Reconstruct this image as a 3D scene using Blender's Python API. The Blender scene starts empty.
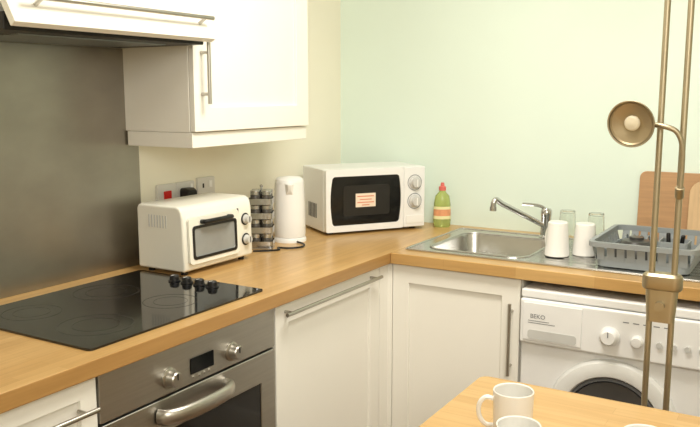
import bpy, bmesh, math, random
from mathutils import Vector, Matrix
random.seed(4)
C = bpy.context.scene.collection
R_ = math.radians
PI = math.pi

# ------------------------------------------------------------------ materials
def srgb(r, g, b):
    def f(c):
        c /= 255.0
        return c/12.92 if c <= .04045 else ((c+.055)/1.055)**2.4
    return (f(r), f(g), f(b), 1)

def mat(name, col, rough=.5, metal=0, var=.05, scale=6, bump=0, bscale=200, stretch=None, trans=0, coat=0, ior=1.45, emis=0):
    m = bpy.data.materials.new(name); m.use_nodes = True
    nt = m.node_tree; N = nt.nodes; L = nt.links
    b = N['Principled BSDF']
    b.inputs['Roughness'].default_value = rough
    b.inputs['Metallic'].default_value = metal
    b.inputs['IOR'].default_value = ior
    if trans: b.inputs['Transmission Weight'].default_value = trans
    if coat: b.inputs['Coat Weight'].default_value = coat; b.inputs['Coat Roughness'].default_value = .1
    tc = N.new('ShaderNodeTexCoord'); mp = N.new('ShaderNodeMapping')
    L.new(tc.outputs['Object'], mp.inputs['Vector'])
    if stretch: mp.inputs['Scale'].default_value = stretch
    nz = N.new('ShaderNodeTexNoise'); nz.inputs['Scale'].default_value = scale; nz.inputs['Detail'].default_value = 4
    L.new(mp.outputs[0], nz.inputs['Vector'])
    rp = N.new('ShaderNodeValToRGB')
    c = srgb(*col)
    rp.color_ramp.elements[0].color = tuple(max(0, x*(1-var)) for x in c[:3])+(1,)
    rp.color_ramp.elements[1].color = tuple(min(1, x*(1+var)) for x in c[:3])+(1,)
    rp.color_ramp.elements[0].position = .3; rp.color_ramp.elements[1].position = .7
    L.new(nz.outputs[0], rp.inputs[0]); L.new(rp.outputs[0], b.inputs['Base Color'])
    if emis:
        L.new(rp.outputs[0], b.inputs['Emission Color']); b.inputs['Emission Strength'].default_value = emis
    if bump:
        n2 = N.new('ShaderNodeTexNoise'); n2.inputs['Scale'].default_value = bscale
        L.new(mp.outputs[0], n2.inputs['Vector'])
        bp = N.new('ShaderNodeBump'); bp.inputs['Strength'].default_value = bump; bp.inputs['Distance'].default_value = .002
        L.new(n2.outputs[0], bp.inputs['Height']); L.new(bp.outputs[0], b.inputs['Normal'])
    return m

def wood(name, c1, c2, c3, rz=0, bw=.45, bh=.045, rough=.35, grain=.35):
    m = bpy.data.materials.new(name); m.use_nodes = True
    nt = m.node_tree; N = nt.nodes; L = nt.links
    b = N['Principled BSDF']; b.inputs['Roughness'].default_value = rough
    tc = N.new('ShaderNodeTexCoord'); mp = N.new('ShaderNodeMapping')
    mp.inputs['Rotation'].default_value = (0, 0, rz)
    L.new(tc.outputs['Object'], mp.inputs['Vector'])
    br = N.new('ShaderNodeTexBrick'); br.offset = .37; br.offset_frequency = 2
    br.inputs['Color1'].default_value = srgb(*c1); br.inputs['Color2'].default_value = srgb(*c2)
    br.inputs['Mortar'].default_value = srgb(*c3)
    br.inputs['Scale'].default_value = 1; br.inputs['Mortar Size'].default_value = .0005
    br.inputs['Mortar Smooth'].default_value = .4
    br.inputs['Brick Width'].default_value = bw; br.inputs['Row Height'].default_value = bh
    L.new(mp.outputs[0], br.inputs['Vector'])
    m2 = N.new('ShaderNodeMapping'); m2.inputs['Scale'].default_value = (5, 90, 90)
    L.new(mp.outputs[0], m2.inputs['Vector'])
    nz = N.new('ShaderNodeTexNoise'); nz.inputs['Scale'].default_value = 1; nz.inputs['Detail'].default_value = 5
    L.new(m2.outputs[0], nz.inputs['Vector'])
    rp = N.new('ShaderNodeValToRGB')
    rp.color_ramp.elements[0].position = .3; rp.color_ramp.elements[1].position = .7
    g = 1-grain
    rp.color_ramp.elements[0].color = (g, g*.97, g*.92, 1); rp.color_ramp.elements[1].color = (1, 1, 1, 1)
    L.new(nz.outputs[0], rp.inputs[0])
    mx = N.new('ShaderNodeMix'); mx.data_type = 'RGBA'; mx.blend_type = 'MULTIPLY'; mx.inputs[0].default_value = 1
    L.new(br.outputs[0], mx.inputs[6]); L.new(rp.outputs[0], mx.inputs[7])
    L.new(mx.outputs[2], b.inputs['Base Color'])
    return m

M = {}
M['cream_wall'] = mat('cream_wall_paint', (245, 241, 222), .75, var=.015, scale=3, bump=.1)
M['green_wall'] = mat('pale_green_wall_paint', (229, 243, 231), .75, var=.012, scale=3, bump=.1)
M['ceiling'] = mat('ceiling_paint', (244, 243, 238), .85, var=.02)
M['floor'] = wood('floor_laminate', (150, 120, 92), (134, 104, 78), (88, 66, 48), 0, 1.1, .12)
M['work_left'] = wood('beech_worktop_along_left_wall', (212, 173, 113), (199, 158, 98), (182, 140, 84), PI/2, .26, .030, grain=.15, rough=.28)
M['work_right'] = wood('beech_worktop_along_back_wall', (212, 173, 113), (199, 158, 98), (182, 140, 84), 0, .26, .030, grain=.15, rough=.28)
M['table'] = wood('beech_tabletop', (208, 171, 115), (197, 157, 100), (178, 138, 84), 0, .36, .038, grain=.14, rough=.28)
M['table_leg'] = mat('beech_leg', (204, 162, 108), .4, var=.1, stretch=(30, 30, 3))
M['cream'] = mat('cream_cabinet_paint', (245, 242, 232), .38, var=.012, scale=4)
M['plinth'] = mat('cream_plinth', (228, 222, 204), .5)
M['steel'] = mat('brushed_steel', (150, 148, 144), .32, 1, var=.12, scale=3, stretch=(60, 2, 60))
M['splash'] = mat('brushed_steel_splashback', (162, 157, 148), .36, 1, var=.09, scale=5, stretch=(1, 1, 1.6))
M['sinksteel'] = mat('sink_steel', (200, 199, 196), .26, 1, var=.05, scale=20)
M['chrome'] = mat('chrome', (206, 206, 206), .14, 1, var=.03)
M['dullchrome'] = mat('dull_chrome', (190, 191, 192), .26, 1, var=.05)
M['handle'] = mat('satin_nickel', (186, 182, 174), .34, 1, var=.04)
M['oven_steel'] = mat('oven_steel', (186, 183, 176), .38, 1, var=.05, scale=3, stretch=(2, 60, 60))
M['blackglass'] = mat('black_glass', (12, 12, 13), .06, 0, var=.1, coat=.4)
M['darkglass'] = mat('oven_window_glass', (30, 28, 26), .1, 0, var=.1)
M['portglass'] = mat('grey_porthole_glass', (84, 84, 83), .10, 0, var=.15, coat=.4)
M['ring'] = mat('hob_print', (58, 56, 54), .25)
M['black'] = mat('black_plastic', (20, 20, 21), .35)
M['darkgrey'] = mat('dark_grey_metal', (40, 38, 35), .45, .3)
M['dishgrey'] = mat('dark_grey_ceramic', (70, 69, 67), .3)
M['white'] = mat('white_plastic', (243, 243, 240), .35, var=.01)
M['plate'] = mat('pale_grey_socket_plate', (218, 216, 210), .35, .1, var=.02)
M['enamel'] = mat('cream_enamel', (240, 238, 226), .25, var=.012)
M['appl'] = mat('white_appliance_enamel', (240, 240, 238), .28, var=.01)
M['lightgrey'] = mat('light_grey_plastic', (204, 204, 200), .4)
M['offwhite'] = mat('off_white_plastic', (224, 224, 220), .35, var=.01)
M['ceramic'] = mat('white_ceramic', (236, 234, 228), .15, var=.01)
M['red'] = mat('red_plastic', (205, 30, 24), .3)
M['cap'] = mat('pink_red_cap', (222, 112, 104), .35)
M['glass'] = mat('clear_glass', (250, 252, 250), .02, trans=1, var=.0)
M['soap'] = mat('yellow_green_dish_soap', (222, 236, 150), .08, trans=.65, var=.03)
M['label'] = mat('pale_yellow_label', (240, 234, 182), .4, var=.06, scale=60)
M['orange'] = mat('orange_label', (226, 160, 116), .4, var=.1, scale=60)
M['rack'] = mat('grey_rack_plastic', (152, 158, 160), .42, var=.03, trans=.08)
M['boarda'] = mat('dull_brown_board', (186, 146, 106), .5, var=.10, scale=2, stretch=(3, 3, 40))
M['boardb'] = mat('paler_brown_board', (214, 182, 140), .5, var=.10, scale=2, stretch=(40, 40, 3))
M['brass'] = mat('satin_antique_brass', (178, 166, 140), .46, 1, var=.05)
M['brass_in'] = mat('antique_brass_reflector', (176, 160, 130), .45, .85, var=.06)
M['bulb'] = mat('frosted_bulb', (222, 212, 186), .4)
M['spice'] = mat('spice_jar_contents', (74, 70, 64), .2, var=.4, scale=30)
M['toastglass'] = mat('toaster_glass', (148, 151, 149), .10, 0, var=.12, scale=8)
M['mwglass'] = mat('microwave_window', (20, 19, 18), .12, var=.1)
M['mwmesh'] = mat('microwave_mesh', (40, 38, 35), .3, var=.2, scale=500)
M['paper'] = mat('paper_label', (241, 224, 204), .6)
M['redink'] = mat('red_ink', (220, 142, 114), .6)
M['grey_ink'] = mat('grey_ink', (128, 130, 134), .5)
M['display'] = mat('display_dark', (14, 16, 16), .12)
M['rubber'] = mat('grey_rubber', (86, 86, 86), .5)

# ------------------------------------------------------------------ mesh helpers
def cr(pts, k=6):
    P = [Vector(p) for p in pts]; P = [P[0]*2-P[1]]+P+[P[-1]*2-P[-2]]
    out = []
    for i in range(1, len(P)-2):
        a, b, c, d = P[i-1:i+3]
        for j in range(k):
            t = j/k
            out.append(.5*((2*b)+(c-a)*t+(2*a-5*b+4*c-d)*t*t+(3*b-a-3*c+d)*t**3))
    out.append(P[-2]); return out

def rr(x0, y0, x1, y1, r, n=6):
    out = []
    for cx, cy, a0 in ((x1-r, y0+r, -90), (x1-r, y1-r, 0), (x0+r, y1-r, 90), (x0+r, y0+r, 180)):
        for i in range(n+1):
            a = R_(a0+90*i/n); out.append((cx+r*math.cos(a), cy+r*math.sin(a)))
    return out

def barrel(x0, y0, x1, y1, r, bulge):      # rounded rectangle whose left and right sides bow outward
    cy = (y0+y1)/2; hy = (y1-y0)/2; cx = (x0+x1)/2; out = []
    base = rr(x0, y0, x1, y1, r, 8)
    dense = []
    for i in range(len(base)):
        a, b = base[i], base[(i+1) % len(base)]
        k = 8 if math.dist(a, b) > .04 else 1
        for j in range(k): dense.append((a[0]+(b[0]-a[0])*j/k, a[1]+(b[1]-a[1])*j/k))
    for x, y in dense:
        f = 1-((y-cy)/hy)**2
        out.append((x+bulge*f*(1 if x > cx else -1)*min(1, abs(x-cx)/((x1-x0)/2)), y))
    return out

def wm(o):
    m = o.matrix_basis.copy()
    while o.parent:
        o = o.parent; m = o.matrix_basis @ m
    return m

class MB:
    def __init__(s): s.bm = bmesh.new()
    def box(s, x0, y0, z0, x1, y1, z1):
        v = [s.bm.verts.new(p) for p in ((x0,y0,z0),(x1,y0,z0),(x1,y1,z0),(x0,y1,z0),(x0,y0,z1),(x1,y0,z1),(x1,y1,z1),(x0,y1,z1))]
        for f in ((0,3,2,1),(4,5,6,7),(0,1,5,4),(1,2,6,5),(2,3,7,6),(3,0,4,7)): s.bm.faces.new([v[i] for i in f])
        return s
    def loft(s, rings, cap0=True, cap1=True):
        R = [[s.bm.verts.new(p) for p in r] for r in rings]
        n = len(R[0])
        for a, b in zip(R, R[1:]):
            for i in range(n): s.bm.faces.new((a[i], a[(i+1)%n], b[(i+1)%n], b[i]))
        if cap0: s.bm.faces.new(R[0][::-1])
        if cap1: s.bm.faces.new(R[-1])
        return s
    def prism(s, poly, axis, a, b):
        f = {'x': lambda p, t: (t, p[0], p[1]), 'y': lambda p, t: (p[0], t, p[1]), 'z': lambda p, t: (p[0], p[1], t)}[axis]
        return s.loft([[f(p, a) for p in poly], [f(p, b) for p in poly]])
    def plate(s, outer, holes, z0, z1):
        bm = s.bm; L = {}
        for z in (z0, z1):
            es = []; L[z] = []
            for lp in [outer]+holes:
                vs = [bm.verts.new((x, y, z)) for x, y in lp]; L[z].append(vs)
                es += [bm.edges.new((vs[i], vs[(i+1)%len(vs)])) for i in range(len(vs))]
            bmesh.ops.triangle_fill(bm, use_beauty=True, use_dissolve=False, edges=es)
        for a, b in zip(L[z0], L[z1]):
            n = len(a)
            for i in range(n): bm.faces.new((a[i], a[(i+1)%n], b[(i+1)%n], b[i]))
        return s
    def cyl(s, p0, p1, r0, r1=None, n=24):
        p0, p1 = Vector(p0), Vector(p1); r1 = r0 if r1 is None else r1
        q = (p1-p0).to_track_quat('Z', 'Y')
        ring = lambda p, r: [p+q@Vector((r*math.cos(2*PI*i/n), r*math.sin(2*PI*i/n), 0)) for i in range(n)]
        return s.loft([ring(p0, r0), ring(p1, r1)])
    def tube(s, pts, r, n=12, flat=1):
        P = [Vector(p) for p in pts]; rings = []
        rs = r if isinstance(r, (list, tuple)) else [r]*len(P)
        t = (P[1]-P[0]).normalized(); u = t.orthogonal().normalized()
        for i, p in enumerate(P):
            t = (P[min(i+1, len(P)-1)]-P[max(i-1, 0)]).normalized()
            u = (u-t*u.dot(t)).normalized(); w = t.cross(u)
            rg = [rs[i]*(u*math.cos(2*PI*k/n)+w*math.sin(2*PI*k/n)) for k in range(n)]
            rings.append([p+Vector((q.x, q.y, q.z*flat)) for q in rg])
        return s.loft(rings)
    def lathe(s, prof, n=32, mx=None):
        bm = s.bm; mx = mx or Matrix(); R = []
        for r, z in prof:
            if r < 1e-6: R.append([bm.verts.new(mx@Vector((0, 0, z)))])
            else: R.append([bm.verts.new(mx@Vector((r*math.cos(2*PI*i/n), r*math.sin(2*PI*i/n), z))) for i in range(n)])
        for a, b in zip(R, R[1:]):
            if len(a) == 1 and len(b) == 1: continue
            for i in range(n):
                j = (i+1) % n
                if len(a) == 1: bm.faces.new((a[0], b[j], b[i]))
                elif len(b) == 1: bm.faces.new((a[i], a[j], b[0]))
                else: bm.faces.new((a[i], a[j], b[j], b[i]))
        return s
    def build(s, name, m, parent=None, bevel=0, seg=2, angle=35, world=False, loc=None):
        bmesh.ops.recalc_face_normals(s.bm, faces=s.bm.faces)
        me = bpy.data.meshes.new(name); s.bm.to_mesh(me); s.bm.free()
        me.materials.append(M[m])
        for p in me.polygons: p.use_smooth = True
        me.set_sharp_from_angle(angle=R_(angle))
        o = bpy.data.objects.new(name, me); C.objects.link(o)
        if parent:
            if world: me.transform(wm(parent).inverted())
            o.parent = parent
        if loc: o.location = loc
        if bevel:
            b = o.modifiers.new('bevel', 'BEVEL'); b.width = bevel; b.segments = seg; b.limit_method = 'ANGLE'; b.angle_limit = R_(40)
            b.harden_normals = True
        return o

def at(loc, d):   # matrix: local z -> direction d at loc
    return Matrix.Translation(Vector(loc)) @ Vector(d).to_track_quat('Z', 'Y').to_matrix().to_4x4()

def tag(o, label, cat, group=None):
    o['label'] = label; o['category'] = cat
    if group: o['group'] = group
    return o
def thing(name, label, cat, loc=(0,0,0), rz=0, group=None):
    o = bpy.data.objects.new(name, None); C.objects.link(o)
    o.location = loc; o.rotation_euler = (0, 0, rz); o.empty_display_size = .05
    return tag(o, label, cat, group)
def struct(name, mb, m):
    o = mb.build(name, m); o['kind'] = 'structure'; return o
def copy_thing(root, loc, rz=None, label=None, group=None):
    r = root.copy(); C.objects.link(r); r.location = loc
    if rz is not None: r.rotation_euler = (0, 0, rz)
    if label: r['label'] = label
    if group: r['group'] = group
    for ch in list(root.children):
        c = ch.copy(); C.objects.link(c); c.parent = r
        for g in list(ch.children):
            d = g.copy(); C.objects.link(d); d.parent = c
    return r
def text_mesh(name, body, size, m, parent, mx, ext=.0004):
    cu = bpy.data.curves.new('t', 'FONT'); cu.body = body; cu.size = size; cu.extrude = ext; cu.align_x = 'CENTER'; cu.align_y = 'CENTER'
    to = bpy.data.objects.new('t', cu); C.objects.link(to)
    dg = bpy.context.evaluated_depsgraph_get(); dg.update()
    me = bpy.data.meshes.new_from_object(to.evaluated_get(dg))
    bpy.data.objects.remove(to); bpy.data.curves.remove(cu)
    me.transform(mx); me.materials.clear(); me.materials.append(M[m]); me.name = name
    o = bpy.data.objects.new(name, me); C.objects.link(o); o.parent = parent
    return o

# ------------------------------------------------------------------ room
WX, WY = -.065, .13          # inner faces of left and back wall
struct('wall_left', MB().box(WX-.1, -4.0, 0, WX, WY+.1, 2.45), 'cream_wall')
struct('wall_back', MB().box(WX, WY, 0, 3.2, WY+.1, 2.45), 'green_wall')
struct('wall_right', MB().box(3.2, -4.0, 0, 3.3, WY+.1, 2.45), 'cream_wall')
struct('wall_front', MB().box(WX-.1, -4.1, 0, 3.3, -4.0, 2.45), 'cream_wall')
struct('floor', MB().box(WX-.1, -4.1, -.1, 3.3, WY+.1, 0), 'floor')
struct('ceiling', MB().box(WX-.1, -4.1, 2.45, 3.3, WY+.1, 2.55), 'ceiling')

# ------------------------------------------------------------------ worktop
WT = .91
wt = thing('worktop', 'L-shaped oiled beech block worktop running round the kitchen corner', 'worktop', (0, 0, WT-.04))
MB().plate([(WX,-2.55),(.57,-2.55),(.57,WY),(WX,WY)], [], WT-.04, WT).build('worktop_section', 'work_left', wt, .003, world=True)
MB().plate([(.5702,-.56),(1.75,-.56),(1.75,WY),(.5702,WY)], [[(.63,-.45),(1.05,-.45),(1.05,0),(.63,0)]], WT-.04, WT).build('worktop_section', 'work_right', wt, .003, world=True)
tag(MB().box(0, 0, 0, .018, .66, .87).build('end_panel', 'cream', None, .001, loc=(1.715, -.55, 0)), 'cream panel holding up the right end of the worktop beside the washing machine', 'panel')

# ------------------------------------------------------------------ cabinets (local: x along front, y into depth, front at y=0)
def shaker(x0, x1, z0, z1, fw=.065, th=.02):
    b = MB()
    b.plate([(x0,z0),(x1,z0),(x1,z1),(x0,z1)], [[(x0+fw,z0+fw),(x1-fw,z0+fw),(x1-fw,z1-fw),(x0+fw,z1-fw)]], 0, th)
    b.box(x0+fw-.001, z0+fw-.001, .0105, x1-fw+.001, z1-fw+.001, th-.001)
    for v in b.bm.verts: v.co = Vector((v.co.x, v.co.z, v.co.y))
    return b
def bar_handle(p0, p1, off=.03, r=.006):
    p0, p1 = Vector(p0), Vector(p1); d = (p1-p0).normalized(); o = Vector((0, -off, 0))
    b = MB().cyl(p0+o, p1+o, r, n=16)
    for q in (p0+d*.03, p1-d*.03): b.cyl(q, q+o, r*.8, n=12)
    return b
def carcass(w, d, z0, z1, t=.016):
    b = MB().box(0, .022, z0, t, d, z1).box(w-t, .022, z0, w, d, z1).box(t, d-t, z0, w-t, d, z1).box(t, .022, z0, w-t, d-t, z0+t)
    b.box(t, .022, z1-.06, w-t, .04, z1)
    return b
def base_cabinet(label, loc, rz, w, d, hp, mid=None):
    t = thing('base_cabinet', label, 'cabinet', loc, rz)
    carcass(w, d, .15, .87).build('body', 'cream', t)
    MB().box(.002, .06, 0, w-.002, .076, .149).build('plinth', 'plinth', t)
    if mid:
        dr = shaker(.002, w-.002, mid+.002, .866, fw=.045).build('drawer_front', 'cream', t, .002)
        bar_handle(*hp).build('handle', 'handle', dr)
        shaker(.002, w-.002, .153, mid-.002).build('door', 'cream', t, .002)
    else:
        dr = shaker(.002, w-.002, .153, .866).build('door', 'cream', t, .002)
        bar_handle(*hp).build('handle', 'handle', dr)
    return t
LX = .55
base_cabinet('cream shaker base cabinet with long horizontal bar handle, between the oven and the corner', (LX, -1.235, 0), PI/2, .633, .605, ((.02, 0, .838), (.595, 0, .838)))
base_cabinet('cream base cabinet left of the oven, cut off by the photo edge', (LX, -2.52, 0), PI/2, .623, .605, ((.06, 0, .80), (.60, 0, .80)), mid=.70)
base_cabinet('cream shaker sink cabinet with vertical bar handle left of the washing machine', (.569, -.54, 0), 0, .486, .66, ((.458, 0, .535), (.458, 0, .785)))
tag(MB().prism([(0,0),(.02,0),(.02,.06),(.0385,.06),(.0385,.08),(0,.08)], 'z', 0, .869).build('corner_post', 'cream', None, .001, loc=(.53, -.60, 0)), 'narrow cream filler post in the inner corner between two base cabinets', 'filler post')

# base unit under the oven, and the oven
oh = thing('oven_base_unit', 'low cream base unit carrying the built-in oven', 'cabinet', (LX, -1.896, 0), PI/2)
MB().box(0, .022, .15, .658, .605, .262).build('body', 'cream', oh)
MB().box(.002, 0, .153, .656, .0215, .262).build('front_panel', 'cream', oh, .001)
MB().box(.002, .06, 0, .656, .076, .149).build('plinth', 'plinth', oh)
ov = thing('built_in_oven', 'stainless steel built-in electric oven under the black hob', 'oven', (LX, -1.896, .2625), PI/2)
def Z(z): return z-.2625
MB().box(.004, .0225, .0005, .654, .55, Z(.868)).build('body', 'darkgrey', ov)
MB().box(.003, -.002, Z(.748), .655, .022, Z(.866)).build('control_panel', 'oven_steel', ov, .003)
for kx in (.220, .458):
    k = MB().lathe([(0,0),(.026,0),(.026,.004),(.0205,.006),(.019,.026),(.0165,.029),(0,.029)], 32, at((kx, -.0025, Z(.789)), (0,-1,0)))
    ko = k.build('knob', 'handle', ov)
    MB().box(kx-.0015, -.0325, Z(.789), kx+.0015, -.0312, Z(.805)).build('pointer', 'black', ko)
MB().box(.295, -.0045, Z(.773), .384, -.0022, Z(.815)).build('display', 'display', ov, .001)
for bx in (.310, .330, .350, .370):
    MB().cyl((bx, -.0022, Z(.763)), (bx, -.0056, Z(.763)), .004, n=12).build('button', 'handle', ov)
od = MB().plate([(.003,Z(.27)),(.655,Z(.27)),(.655,Z(.742)),(.003,Z(.742))], [[(.07,Z(.32)),(.588,Z(.32)),(.588,Z(.655)),(.07,Z(.655))]], -.002, .022)
for v in od.bm.verts: v.co = Vector((v.co.x, v.co.z, v.co.y))
od = od.build('door', 'oven_steel', ov, .003)
MB().box(.07, .002, Z(.32), .588, .015, Z(.655)).build('window', 'darkglass', od)
hb = MB().tube(cr([(.178,-.004,Z(.703)),(.186,-.026,Z(.704)),(.225,-.044,Z(.704)),(.305,-.050,Z(.704)),(.385,-.044,Z(.704)),(.424,-.026,Z(.704)),(.432,-.004,Z(.703))], 6), .012, 16, flat=1.7)
hb.build('handle', 'handle', od)

# hob
hob = thing('ceramic_hob', 'black glass four-zone electric hob set in the worktop', 'hob', (.02, -1.885, WT))
MB().plate(rr(0, 0, .5, .64, .012), [], .0003, .006).build('glass_plate', 'blackglass', hob, .0015)
for hx, hy, r in ((.13,.13,.075),(.36,.14,.092),(.13,.38,.092),(.36,.40,.075)):
    b = MB()
    for q, w in ((r, .0018), (r*.62, .001)):
        ring = lambda rad, z: [(hx+rad*math.cos(2*PI*i/48), hy+rad*math.sin(2*PI*i/48), z) for i in range(48)]
        b.loft([ring(q, .0061), ring(q, .0064), ring(q-w, .0064), ring(q-w, .0061)], False, False)
    b.build('cooking_zone', 'ring', hob)
for i in range(4):
    kx = .205+.05*i
    ko = MB().lathe([(0,.0062),(.019,.0062),(.019,.009),(.0155,.011),(.014,.022),(.011,.025),(0,.025)], 28, Matrix.Translation((kx, .58, 0))).build('knob', 'black', hob)
    MB().box(kx-.001, .566, .0252, kx+.001, .58, .0258).build('pointer', 'white', ko)

# splashback
tag(MB().box(0, 0, 0, .006, .735, .71).build('splashback', 'splash', None, .0008, loc=(WX+.0005, -1.89, WT+.0005)), 'brushed stainless steel splashback sheet on the wall behind the hob', 'splashback')

# wall cabinet
wc = thing('wall_cabinet', 'cream shaker wall cabinet with vertical bar handle above the small toaster oven', 'cabinet', (.238, -1.208, 1.313), PI/2)
MB().box(0, .022, .048, .620, .30, .80).build('body', 'cream', wc, .001)
MB().box(.0, .012, 0, .620, .03, .047).box(0, .03, 0, .018, .29, .047).box(.602, .03, 0, .620, .29, .047).build('light_rail', 'cream', wc, .002)
dr = shaker(.001, .619, .05, .80, fw=.075).build('door', 'cream', wc, .002)
bar_handle((.035, 0, .135), (.035, 0, .32), .032).build('handle', 'handle', dr)

# hood cabinet and hood
hc = thing('hood_cabinet', 'cream bridging cabinet over the hob with its lower flap tilted out', 'cabinet', (.08, -1.56, 1.66))
MB().box(-.063, -1.889, 1.665, .214, -1.2105, 2.113).build('body', 'cream', hc, .001, world=True)
MB().box(.216, -1.887, 1.818, .238, -1.2125, 2.113).build('upper_front', 'cream', hc, .002, world=True)
fl = MB().prism([(.336,1.638),(.241,1.806),(.224,1.796),(.319,1.628)], 'y', -1.889, -1.215).build('flap_door', 'cream', hc, .002, world=True)
b = MB(); n = Vector((.168, 0, .095)).normalized()
A = Vector((.312, -1.845, 1.681)); B = Vector((.312, -1.228, 1.681))
b.cyl(A+n*.03, B+n*.03, .006, n=16)
for q in (A+Vector((0,.03,0)), B-Vector((0,.03,0))): b.cyl(q, q+n*.03, .005, n=12)
b.build('handle', 'handle', fl, world=True)
hd = thing('extractor_hood', 'dark slim extractor hood tucked under the cabinet over the hob', 'extractor hood', (.08, -1.56, 1.62))
MB().box(-.058, -1.885, 1.622, .29, -1.217, 1.663).build('body', 'darkgrey', hd, .003, world=True)
g = MB()
for i in range(18): g.box(-.02+.014*i, -1.80, 1.6185, -.012+.014*i, -1.31, 1.6215)
g.build('grease_filter', 'steel', hd, world=True)

# ------------------------------------------------------------------ sockets on the left wall
def plate_thing(name, label, cat, yc, zc, w=.092, h=.088):
    t = thing(name, label, cat, (WX, yc, zc), PI/2)
    b = MB(); b.prism(rr(-w/2, -h/2, w/2, h/2, .006), 'y', -.012, -.0005)
    b.build('plate', 'plate', t, .002)
    return t
ZS = 1.126
cs = plate_thing('cooker_switch', 'pale cooker switch plate with red rocker nearest the steel splashback', 'switch', -1.036, ZS)
MB().box(-.018, -.0165, -.020, .018, -.0122, .020).build('rocker', 'red', cs, .002)
s1 = plate_thing('wall_socket', 'pale wall socket with a black plug in it', 'socket', -.942, ZS)
MB().box(.022, -.015, .014, .034, -.0122, .034).build('rocker', 'white', s1, .001)
pl = thing('plug', 'black mains plug pushed into the middle wall plate', 'plug', (WX+.0122, -.947, ZS-.004), PI/2)
MB().loft([[(x, -.0003, z) for x, z in rr(-.028, -.029, .028, .027, .01)], [(x, -.022, z) for x, z in rr(-.028, -.029, .028, .027, .01)], [(x, -.038, z) for x, z in rr(-.021, -.022, .021, .020, .009)]]).build('body', 'black', pl, .002)
MB().tube(cr([(0,-.016,-.028),(0,-.018,-.06),(.03,-.025,-.12),(.06,-.03,-.18),(.07,-.03,-.204)], 6), .0035, 8).build('cord', 'black', pl)
s2 = plate_thing('wall_socket', 'empty pale switched socket, farthest of the three wall plates from the splashback', 'socket', -.832, ZS+.006)
MB().box(.012, -.0155, .006, .028, -.0122, .03).build('rocker', 'white', s2, .001)
for x0, z0, x1, z1 in ((-.022,.006,-.014,.022),(-.03,-.02,-.022,-.016),(-.014,-.02,-.006,-.016)):
    MB().box(x0, -.0126, z0, x1, -.0118, z1).build('pin_hole', 'black', s2)

# ------------------------------------------------------------------ toaster oven
to = thing('toaster_oven', 'small cream countertop toaster oven beside the hob', 'toaster oven', (.205, -1.238, WT), PI/2)
W, D, H0, H1 = .345, .2, .014, .222
prof = [(.004, H0), (0, H0+.01), (.004, H1-.04), (.008, H1-.018), (.016, H1-.006), (.030, H1), (D-.016, H1), (D-.004, H1-.004), (D, H1-.016), (D, H0)]
MB().prism(prof, 'x', 0, W).build('body', 'enamel', to, .008, 3)
for fx in (.03, W-.03):
    for fy in (.03, D-.03): MB().cyl((fx, fy, 0), (fx, fy, H0+.002), .011, n=16).build('foot', 'black', to)
fr = lambda z: -.001+.004*(z-.024)/(.163)     # y of front face
dd = MB().plate(rr(.018, .036, .262, .186, .014), [rr(.040, .058, .240, .150, .010)], -.009, -.001)
for v in dd.bm.verts: v.co = Vector((v.co.x, v.co.z+fr(v.co.y), v.co.y))
dd = dd.build('door', 'enamel', to, .002)
wf = MB().plate(rr(.032, .050, .248, .158, .012), [rr(.041, .059, .239, .149, .008)], -.0115, -.0085)
for v in wf.bm.verts: v.co = Vector((v.co.x, v.co.z+fr(v.co.y), v.co.y))
wf.build('window_frame', 'black', dd)
gl = MB().prism(rr(.038, .056, .242, .152, .010), 'y', -.006, -.0005).build('glass', 'toastglass', dd)
hn = MB().tube(cr([(.075,-.008,.168),(.08,-.028,.170),(.14,-.034,.171),(.20,-.028,.170),(.205,-.008,.168)], 5), .0075, 10).build('handle', 'black', dd)
MB().box(.2655, fr(.03)-.0005, .036, .268, fr(.18)+.002, .186).build('seam', 'rubber', to)
for kz in (.145, .075):
    MB().cyl((.306, fr(kz)-.0005, kz), (.306, fr(kz)-.0016, kz), .021, n=28).build('dial_plate', 'black', to)
    ko = MB().lathe([(0,0),(.016,0),(.016,.004),(.0135,.006),(.0125,.018),(0,.019)], 24, at((.306, fr(kz)-.002, kz), (0,-1,0))).build('knob', 'lightgrey', to)
    MB().box(.3045, fr(kz)-.0222, kz-.008, .3075, fr(kz)-.0212, kz+.010).build('pointer', 'black', ko)
v_ = MB()
for i in range(7): v_.box(-.0012, .07+.012*i, .15, .0002, .075+.012*i, .19)
v_.build('vent', 'lightgrey', to)

# ------------------------------------------------------------------ spice rack and jars
RX, RY = .115, -.722
SR = R_(30)
sr = thing('spice_rack', 'squarish four-tier steel spice rack between the toaster oven and the white kettle', 'spice rack', (RX, RY, WT), SR)
MB().prism(rr(-.044,-.044,.044,.044,.012), 'z', 0, .008).build('base', 'dullchrome', sr, .002)
MB().cyl((0,0,.0082), (0,0,.228), .004, n=14).lathe([(0,.228),(.006,.229),(.007,.235),(0,.238)], 14).build('pole', 'dullchrome', sr)
for t in range(4):
    z = .0085+.053*t
    b = MB().prism(rr(-.043,-.043,.043,.043,.012), 'z', z, z+.003)
    o_ = rr(-.044,-.044,.044,.044,.012); i_ = rr(-.0425,-.0425,.0425,.0425,.0105)
    b.loft([[(x,y,z) for x,y in o_],[(x,y,z+.022) for x,y in o_],[(x,y,z+.022) for x,y in i_],[(x,y,z+.0031) for x,y in i_]], False, False)
    b.build('tier', 'dullchrome', sr)
tn = ['bottom tier', 'second tier up', 'third tier up', 'top tier']
proto = None
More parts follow.
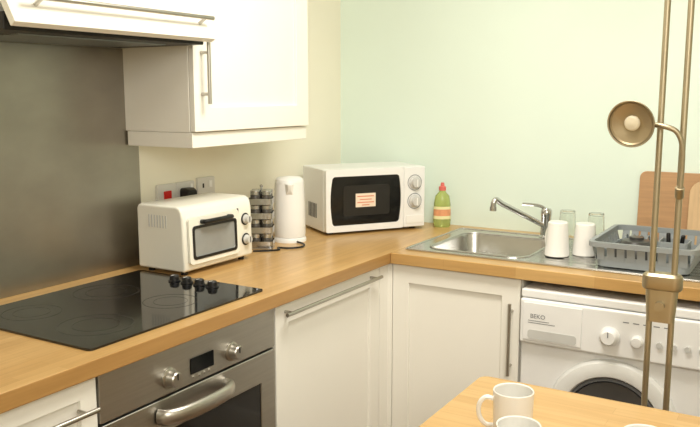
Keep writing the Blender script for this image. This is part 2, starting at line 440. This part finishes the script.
for t in range(4):
    for k in range(4):
        a = SR+PI/4+PI/2*k; p = (RX+.0285*math.cos(a), RY+.0285*math.sin(a), WT+.0118+.053*t)
        lab = 'small dark spice jar with silvery lid on the %s of the rack' % tn[t]; grp = 'spice jars on the %s' % tn[t]
        if proto is None:
            proto = thing('spice_jar', lab, 'jar', p, 0, grp)
            MB().lathe([(0,0),(.0175,0),(.0185,.003),(.0185,.029),(.017,.032),(0,.032)], 20).build('jar_body', 'spice', proto)
            MB().lathe([(0,.0322),(.0187,.0322),(.0187,.045),(.0172,.047),(0,.047)], 20).build('lid', 'dullchrome', proto)
        else: copy_thing(proto, p, None, lab, grp)

# ------------------------------------------------------------------ kettle
kt = thing('kettle', 'white plastic jug kettle standing left of the microwave', 'kettle', (.118, -.548, WT), R_(35.6))
MB().lathe([(0,0),(.064,0),(.064,.012),(.060,.018),(0,.018)]).build('power_base', 'white', kt)
MB().lathe([(0,.019),(.0595,.019),(.0615,.03),(.061,.10),(.0585,.19),(.0565,.230),(0,.230)], 40).build('body', 'white', kt)
MB().lathe([(0,.2305),(.0565,.2305),(.0545,.242),(.044,.250),(.012,.254),(0,.254)]).build('lid', 'white', kt)
MB().tube(cr([(0,.052,.214),(0,.080,.222),(0,.096,.20),(0,.098,.13),(0,.090,.06),(0,.058,.042)], 6), .0095, 12).build('handle', 'white', kt)
MB().loft([[(.020,-.050,.2295),(-.020,-.050,.2295),(-.014,-.056,.185),(.014,-.056,.185)],[(.007,-.076,.228),(-.007,-.076,.228),(-.005,-.070,.205),(.005,-.070,.205)]]).build('spout', 'white', kt, .003)
cpts = [(.055,-.03,.005),(.10,-.05,.004),(.125,-.10,.004),(.10,-.145,.004),(.06,-.16,.004),(.085,-.19,.004),(.055,-.23,.004),(.02,-.26,.004)]
MB().tube(cr([(x+.118, y-.548, z+WT) for x, y, z in cpts], 8), .0035, 8).build('cord', 'black', kt, world=True)

# ------------------------------------------------------------------ microwave
mw = thing('microwave', 'white microwave oven with black window set diagonally in the corner', 'microwave', (.189, -.398, WT), R_(55.2))
W, D, H0, H1 = .455, .258, .010, .268
MB().box(0, .022, H0, W, D, H1).build('body', 'appl', mw, .006, 3)
for fx in (.035, W-.035):
    for fy in (.045, D-.035): MB().cyl((fx, fy, 0), (fx, fy, H0+.001), .013, n=16).build('foot', 'black', mw)
md = MB().plate(rr(.001, H0+.002, .352, H1-.001, .008), [barrel(.030, .038, .330, .238, .012, .010)], -.002, .021)
for v in md.bm.verts: v.co = Vector((v.co.x, v.co.z, v.co.y))
md = md.build('door', 'appl', mw, .003)
MB().prism(rr(.016, .030, .344, .246, .008), 'y', .002, .018).build('window', 'mwglass', md)
MB().prism(rr(.078, .075, .288, .200, .012), 'y', .0005, .0018).build('window_mesh', 'mwmesh', md)
st = MB().box(.132, -.0012, .110, .222, .0002, .166).build('sticker', 'paper', md)
for zz, x0, x1 in ((.152,.139,.214),(.139,.150,.204),(.127,.139,.214),(.116,.160,.194)):
    MB().box(x0, -.0020, zz, x1, -.0014, zz+.0042).build('print_line', 'redink', st)
MB().box(.354, -.002, H0+.002, W-.001, .021, H1-.001).build('control_panel', 'appl', mw, .004)
for kz in (.200, .122):
    MB().lathe([(.0335,0),(.0335,.0012),(.031,.0012),(.031,0)], 32, at((.404, -.0022, kz), (0,-1,0))).build('dial_ring', 'grey_ink', mw)
    ko = MB().lathe([(0,0),(.026,0),(.026,.005),(.021,.008),(.019,.022),(0,.024)], 28, at((.404, -.0035, kz), (0,-1,0))).build('knob', 'lightgrey', mw)
    MB().box(.4015, -.0295, kz-.016, .4065, -.0265, kz+.016).build('pointer', 'white', ko, .0005)
MB().box(.365, -.0045, .028, .443, -.0022, .062).build('door_button', 'white', mw, .001)
v_ = MB()
for i in range(6): v_.box(-.0012, .10+.016*i, .06, .0002, .108+.016*i, .12)
v_.build('vent', 'rubber', mw)

# ------------------------------------------------------------------ washing-up liquid
sb = thing('dish_soap_bottle', 'yellow-green washing-up liquid bottle with pinkish red cap by the sink', 'bottle', (.494, .055, WT), R_(30))
def ell(a, b, z, n=28): return [(a*math.cos(2*PI*i/n), b*math.sin(2*PI*i/n), z) for i in range(n)]
MB().loft([ell(.032,.021,0), ell(.036,.024,.005), ell(.038,.025,.03), ell(.035,.023,.07), ell(.036,.024,.10), ell(.030,.021,.135), ell(.015,.014,.152), ell(.013,.013,.158)]).build('body', 'soap', sb)
MB().loft([ell(.0378,.0250,.036), ell(.0362,.0238,.07), ell(.0366,.0244,.090)], False, False).build('label', 'label', sb)
MB().loft([ell(.0374,.0247,.05), ell(.0368,.0244,.066), ell(.0370,.0247,.078)], False, False).build('label_band', 'orange', sb)
MB().lathe([(0,.1585),(.0155,.1585),(.0155,.174),(.009,.178),(.007,.192),(0,.193)], 20).build('cap', 'cap', sb)

# ------------------------------------------------------------------ sink
SX0, SX1, SY0, SY1, SZ = .585, 1.66, -.485, .045, WT
BX0, BX1, BY0, BY1 = .652, 1.025, -.430, -.045
sk = thing('sink', 'stainless steel sink with single bowl and right-hand drainer', 'sink', (SX0, SY0, SZ))
bowl0 = rr(BX0, BY0, BX1, BY1, .06)
MB().plate(rr(SX0, SY0, SX1, SY1, .02), [bowl0], SZ+.0005, SZ+.004).build('deck', 'sinksteel', sk, .0012, world=True)
def ringz(ins, z, r): return [(x, y, z) for x, y in rr(BX0+ins, BY0+ins, BX1-ins, BY1-ins, r)]
MB().loft([ringz(0, SZ+.004, .06), ringz(.003, SZ-.004, .058), ringz(.010, SZ-.13, .055), ringz(.02, SZ-.158, .05), ringz(.045, SZ-.17, .04)], False, True).build('bowl', 'sinksteel', sk, world=True)
bowlrim = ringz(-.004, SZ+.0045, .062)
MB().tube(bowlrim+[bowlrim[0]], .004, 8).build('bowl_rim', 'sinksteel', sk, world=True)
MB().lathe([(0,.001),(.032,.001),(.034,.003),(.028,.004),(.024,.002),(0,.002)], 24, Matrix.Translation((.84, -.23, SZ-.17))).build('waste', 'chrome', sk, world=True)
for i in range(9):
    y = -.40+.045*i
    MB().loft([[(1.08,y-.007,SZ+.0042),(1.08,y+.007,SZ+.0042),(1.08,y,SZ+.0046)],[(1.10,y-.007,SZ+.0042),(1.10,y+.007,SZ+.0042),(1.10,y,SZ+.0075)],[(1.61,y-.007,SZ+.0042),(1.61,y+.007,SZ+.0042),(1.61,y,SZ+.0075)]]).build('drainer_rib', 'sinksteel', sk, world=True)
rim = [(x, y, SZ+.004) for x, y in rr(SX0+.006, SY0+.006, SX1-.006, SY1-.006, .02)]
MB().tube(rim+[rim[0]], .0035, 8).build('rim', 'sinksteel', sk, world=True)

tp = thing('mixer_tap', 'chrome single-lever mixer tap behind the sink bowl', 'tap', (.968, -.003, SZ+.0048))
MB().lathe([(0,0),(.026,0),(.026,.006),(.021,.012),(.020,.085),(.022,.092),(.022,.108),(.017,.118),(0,.12)], 28).build('body', 'chrome', tp)
dx, dy = -.135, -.20
sp = [(0,0,.045)]+[(dx*t, dy*t, .045+.118*t) for t in (.15,.4,.7,.9)]+[(dx*.99, dy*.99, .166),(dx*1.04, dy*1.04, .158),(dx*1.05, dy*1.05, .138)]
MB().tube(cr(sp, 5), .0105, 14).cyl((dx*1.05, dy*1.05, .139), (dx*1.052, dy*1.052, .124), .013, n=18).build('spout', 'chrome', tp)
MB().tube(cr([(0,0,.112),(-.02,-.012,.126),(-.05,-.025,.132),(-.085,-.04,.134)], 5), .0065, 10).build('lever', 'chrome', tp)

# ------------------------------------------------------------------ mugs and glasses
def mug(label, loc, rz, r0, r1, h, flip, group=None):
    t = thing('mug', label, 'mug', loc, rz, group)
    f = (lambda z: h-z) if flip else (lambda z: z)
    pr = [(0,0),(r0-.004,0),(r0,.004),(r0+(r1-r0)*.5,h*.5),(r1,h-.002),(r1-.0015,h),(r1-.0035,h-.002),(r0+(r1-r0)*.5-.0035,h*.5),(r0-.0035,.009),(r0-.010,.006),(0,.006)]
    MB().lathe([(r, f(z)) for r, z in pr], 40).build('body', 'ceramic', t)
    rm = lambda q: r0+(r1-r0)*q
    pts = [(rm(.8)-.002,0,f(.8*h)),(rm(.8)+.016,0,f(.82*h)),(rm(.6)+.029,0,f(.68*h)),(rm(.4)+.030,0,f(.45*h)),(rm(.3)+.018,0,f(.26*h)),(rm(.22)-.002,0,f(.22*h))]
    MB().tube(cr(pts, 6), .0052, 10).build('handle', 'ceramic', t)
    return t
DZ = SZ+.0080
mug('white tapered mug upside down on the drainer next to the sink bowl', (1.110, -.33, DZ), R_(140), .034, .043, .120, True)
mug('white tapered mug upside down on the drainer nearest the grey dish rack', (1.190, -.270, DZ), R_(112), .034, .042, .112, True)
def tumbler(label, loc):
    t = thing('tumbler', label, 'glass', loc)
    h = .125
    pr = [(0,0),(.026,0),(.028,.002),(.034,h-.001),(.033,h),(.032,h-.001),(.0262,.008),(0,.007)]
    MB().lathe([(r, h-z) for r, z in pr], 32).build('glass_body', 'glass', t)
    return t
tumbler('clear glass tumbler upside down behind the two white mugs, nearest the tap', (1.075, -.085, DZ))
tumbler('clear glass tumbler upside down between the mugs and the dish rack', (1.185, -.10, DZ))

# ------------------------------------------------------------------ dish rack
dk = thing('dish_rack', 'grey plastic dish drying rack on the drainer', 'dish rack', (1.27, -.43, DZ))
w, dpt, h, fl_ = .285, .36, .083, .018
b = MB()
def ring(o, z): return [(x, y, z) for x, y in rr(-o, -o, w+o, dpt+o, .03, 5)]
b.loft([ring(-.012, 0), ring(-.010, .003), ring(-.012, .006)], True, True)
b.loft([ring(0, .0), ring(.005, .034), ring(.000, .034), ring(-.005, .006)], False, False)
b.build('tray', 'rack', dk)
b = MB()
for (ax_, sgn, L_, n) in (('x',-1,w,9),('x',1,w,9),('y',-1,dpt,10),('y',1,dpt,10)):
    for i in range(n):
        c = L_*(i+.5)/n; hw = L_/n*.38; q = []
        for z, o in ((.022, .002), (h-.006, fl_)):
            if ax_ == 'x':
                y = -o if sgn < 0 else dpt+o
                q.append([(c-hw, y-.002, z), (c+hw, y-.002, z), (c+hw, y+.002, z), (c-hw, y+.002, z)])
            else:
                x = -o if sgn < 0 else w+o
                q.append([(x-.002, c-hw, z), (x+.002, c-hw, z), (x+.002, c+hw, z), (x-.002, c+hw, z)])
        b.loft(q)
b.build('side_slat', 'rack', dk)
b = MB(); b.loft([ring(fl_-.006, h-.018), ring(fl_+.008, h-.016), ring(fl_+.008, h), ring(fl_-.006, h), ring(fl_-.006, h-.018)], False, False)
b.build('rim', 'rack', dk)
for i in range(6):
    MB().tube(cr([(.03+.025*i, .27, .006),(.03+.025*i, .28, .055),(.03+.025*i, .325, .055),(.03+.025*i, .34, .006)], 5), .003, 6).build('plate_divider', 'rack', dk)
cb = MB().plate(rr(.185, .02, .275, .11, .012), [rr(.189, .024, .271, .106, .010)], .0065, .095)
cb.box(.190, .025, .0065, .270, .105, .009).build('cutlery_holder', 'rack', dk, .001)
def utensil(name, label, base, top):
    t = thing(name, label, 'utensil', base)
    v = Vector(top)-Vector(base)
    MB().tube([v*.45, v*.7, v*.97, v], [.0055, .0068, .0065, .004], 10).build('handle', 'black', t)
    MB().tube([Vector((0,0,0)), v*.2, v*.4495], [.003, .005, .004], 8).build('blade', 'chrome', t)
    return t
def W_(x, y, z): return (1.27+x, -.43+y, DZ+z)
utensil('kitchen_knife', 'black-handled knife standing nearly upright in the cutlery holder of the grey rack', W_(.215,.06,.0110), W_(.208,.07,.118))
utensil('kitchen_knife', 'black-handled knife leaning right in the cutlery holder of the grey rack', W_(.240,.07,.0110), W_(.255,.06,.116))
bw = thing('bowl', 'dark bowl lying upside down inside the grey dish rack', 'bowl', W_(.095, .155, .0068))
MB().lathe([(.076,0),(.078,.002),(.070,.035),(.045,.062),(.024,.066),(.024,.074),(0,.074)], 36).lathe([(.074,0),(.067,.034),(.043,.058),(0,.060)], 36).build('bowl_body', 'dishgrey', bw)

# ------------------------------------------------------------------ chopping boards
def board(label, m, x, y, w, h, t, lean, r):
    o = MB().prism(rr(0, 0, w, h, r), 'y', 0, t).build('chopping_board', m, None, .003, loc=(x, y, WT+.0012)); o.rotation_euler = (-lean, 0, 0)
    return tag(o, label, 'chopping board')
board('large dull brown wooden chopping board leaning flat on the green wall', 'boarda', 1.292, .085, .30, .278, .018, .075, .025)
board('paler wooden chopping board with rounded corners leaning in front of the larger board', 'boardb', 1.475, .055, .25, .255, .018, .09, .05)

# ------------------------------------------------------------------ washing machine
wmn = thing('washing_machine', 'white front-loading washing machine under the worktop drainer end', 'washing machine', (1.065, -.57, 0))
w, h = .62, .843
MB().box(0, .02, .012, w, .58, h-.03).build('body', 'appl', wmn, .004)
MB().box(0, .004, h-.028, w, .58, h).build('top_panel', 'appl', wmn, .006, 3)
for fx in (.05, w-.05):
    for fy in (.08, .53): MB().cyl((fx, fy, 0), (fx, fy, .014), .02, n=16).build('foot', 'black', wmn)
MB().box(0, -.004, .662, w, .02, h-.03).build('control_panel', 'appl', wmn, .008, 3)
dr = MB().box(.012, -.009, .676, .205, -.0045, h-.04).build('detergent_drawer', 'appl', wmn, .002, 3)
MB().prism(rr(.03, .682, .19, .712, .01), 'y', -.0105, -.0092).build('finger_pull', 'lightgrey', dr)
text_mesh('brand_lettering', 'BEKO', .02, 'grey_ink', dr, Matrix.Translation((.062, -.0096, .758)) @ Matrix.Rotation(PI/2, 4, 'X'))
for zz, x1 in ((.742,.10),(.735,.12)): MB().box(.03, -.0097, zz, x1, -.0092, zz+.002).build('print_line', 'grey_ink', dr)
ko = MB().lathe([(0,0),(.031,0),(.031,.004),(.026,.007),(.023,.024),(.020,.027),(0,.027)], 32, at((.292, -.0045, .728), (0,-1,0))).build('program_dial', 'appl', wmn)
MB().box(.2905, -.0328, .73, .2935, -.0316, .748).build('pointer', 'grey_ink', ko)
k2 = MB().lathe([(0,0),(.020,0),(.020,.004),(.017,.006),(.015,.018),(0,.020)], 28, at((.375, -.0045, .724), (0,-1,0))).build('spin_dial', 'appl', wmn)
for i in range(4):
    MB().cyl((.44+.04*i, -.0042, .724), (.44+.04*i, -.012, .724), .009, n=18).build('button', 'lightgrey', wmn)
for i in range(5): MB().box(.33+.03*i, -.0046, .778, .348+.03*i, -.0041, .781).build('print_line', 'grey_ink', wmn)
cx, cz = .305, .44
T = at((cx, .019, cz), (0,-1,0))
wd = MB().lathe([(.206,.0),(.206,.008),(.198,.020),(.176,.028),(.156,.025),(.150,.015),(.150,0)], 56, T).build('door', 'offwhite', wmn)
MB().lathe([(.1495,.004),(.1495,.018),(.141,.021),(.138,.008),(.1495,.004)], 56, T).build('door_seal', 'rubber', wd)
MB().lathe([(.1375,.008),(.135,.017),(.11,.010),(.06,.004),(0,.003)], 56, T).build('door_glass', 'portglass', wd)
MB().loft([[(cx+.165, -.013, cz-.04),(cx+.195, -.004, cz-.04),(cx+.195,-.004,cz+.04),(cx+.165,-.013,cz+.04)],[(cx+.168, -.021, cz-.036),(cx+.192, -.014, cz-.036),(cx+.192,-.014,cz+.036),(cx+.168,-.021,cz+.036)]]).build('door_handle', 'lightgrey', wd, .001)
MB().box(.02, .012, .03, w-.02, .0199, .16).build('kick_plate', 'appl', wmn, .003)

# ------------------------------------------------------------------ table
TZ = .75
tb = thing('dining_table', 'light beech dining table in front of the washing machine', 'table', (1.65, -1.7, 0))
MB().plate(rr(1.165, -2.30, 2.14, -1.16, .025), [], TZ-.028, TZ).build('tabletop', 'table', tb, .005, 3, world=True)
MB().plate([(1.24,-2.22),(2.06,-2.22),(2.06,-1.24),(1.24,-1.24)], [[(1.262,-2.198),(2.038,-2.198),(2.038,-1.262),(1.262,-1.262)]], TZ-.12, TZ-.0285).build('apron', 'table_leg', tb, world=True)
for x in (1.215, 2.085):
    for y in (-2.245, -1.215):
        MB().loft([[(x+a*.022, y+c*.022, 0) for a, c in ((-1,-1),(1,-1),(1,1),(-1,1))], [(x+a*.03, y+c*.03, TZ-.0285) for a, c in ((-1,-1),(1,-1),(1,1),(-1,1))]]).build('leg', 'table_leg', tb, .003, world=True)
mug('white mug with handle to the left on the table, whole rim showing', (1.360, -1.48, TZ), R_(205), .0405, .0435, .105, False)
mug('white mug nearest the bottom of the photo, in front of the other table mug', (1.425, -1.635, TZ), R_(330), .0405, .0435, .10, False)
mug('white mug on the table below the lamp poles, only its rim in the photo', (1.642, -1.55, TZ), R_(20), .0395, .0425, .10, False)

# ------------------------------------------------------------------ floor lamp
fl = thing('floor_lamp', 'satin brass twin-pole floor lamp with adjustable reading head behind the table', 'floor lamp', (1.56, -.94, 0))
MB().lathe([(0,0),(.13,0),(.132,.008),(.125,.02),(.05,.028),(.03,.034),(0,.034)], 48).build('base', 'brass', fl)
for x in (-.027, .027): MB().cyl((x, 0, .03), (x, 0, 1.86), .0078, n=18).build('pole', 'brass', fl)
b = MB().loft([[(x, y, .985) for x, y in rr(-.046, -.020, .046, .020, .018)], [(x, y, .99) for x, y in rr(-.049, -.023, .049, .023, .022)], [(x, y, 1.02) for x, y in rr(-.049, -.023, .049, .023, .022)], [(x, y, 1.027) for x, y in rr(-.042, -.016, .042, .016, .015)]])
b.build('clamp_cap', 'brass', fl)
MB().loft([[(x, y, .90) for x, y in rr(-.034, -.015, .034, .015, .013)], [(x, y, .984) for x, y in rr(-.040, -.018, .040, .018, .017)]]).build('clamp_block', 'brass', fl)
MB().cyl((0, -.0165, .945), (0, -.034, .945), .012, n=18).build('clamp_knob', 'brass', fl)
hc_ = Vector((1.470-1.56, -.98+.94, 1.405))
ax = Vector((-.12, -.96, -.16)).normalized()
MB().tube(cr([(.030,-.017,1.24),(.032,-.020,1.30),(.030,-.026,1.355),(.016,-.032,1.388),(-.012,-.034,1.400),(-.045,-.020,1.404)]+[tuple(hc_-ax*.034)], 7), .0065, 12).cyl((.028,-.006,1.225), (.030,-.02,1.25), .011, n=14).build('arm', 'brass', fl)
Th = at(hc_, ax)
hd_ = MB().lathe([(0,-.038),(.016,-.038),(.02,-.033),(.046,-.022),(.057,-.006),(.0595,.003),(.0585,.005),(.055,.004),(.0545,-.004),(.052,-.010),(0,-.020)], 44, Th).build('lamp_head', 'brass', fl)
MB().lathe([(.0535,.001),(.050,-.004),(.030,-.010),(.022,-.0125),(0,-.013)], 44, Th).build('reflector', 'brass_in', hd_)
MB().lathe([(0,-.0125),(.019,-.0125),(.0195,-.006),(.016,-.002),(.007,.000),(0,.0005)], 24, Th).build('bulb', 'bulb', hd_)
MB().lathe([(.0,1.86),(.05,1.862),(.06,1.875),(.15,1.945),(.152,1.95),(.146,1.948),(.055,1.882),(0,1.872)], 44).build('uplighter_shade', 'brass', fl)

# ------------------------------------------------------------------ lights
def area(name, loc, target, size, e, col):
    l = bpy.data.lights.new(name, 'AREA'); l.energy = e; l.size = size; l.color = col; l.shape = 'DISK'
    o = bpy.data.objects.new(name, l); C.objects.link(o); o.location = loc
    o.rotation_euler = (Vector(target)-Vector(loc)).to_track_quat('-Z', 'Y').to_euler()
area('ceiling_lamp', (1.25, -1.25, 2.40), (1.15, -1.15, 0), .7, 31, (1, .955, .87))
area('room_fill', (2.45, -3.4, 2.1), (.8, 0, 1.1), 1.0, 30, (1, .965, .89))  # added fill light from behind the camera, not a lamp of the room
w = bpy.data.worlds.new('world'); bpy.context.scene.world = w; w.use_nodes = True
w.node_tree.nodes['Background'].inputs[0].default_value = (1, .95, .85, 1); w.node_tree.nodes['Background'].inputs[1].default_value = .3

# ------------------------------------------------------------------ camera
cam = bpy.data.cameras.new('camera'); co = bpy.data.objects.new('camera', cam); C.objects.link(co)
co.location = (1.89, -3.04, 1.48); co.rotation_euler = (R_(90-8.64), 0, R_(31.0))
cam.sensor_width = 36; cam.lens = 790/700*36; cam.clip_start = .05
bpy.context.scene.camera = co
bpy.context.scene.view_settings.view_transform = 'Standard'
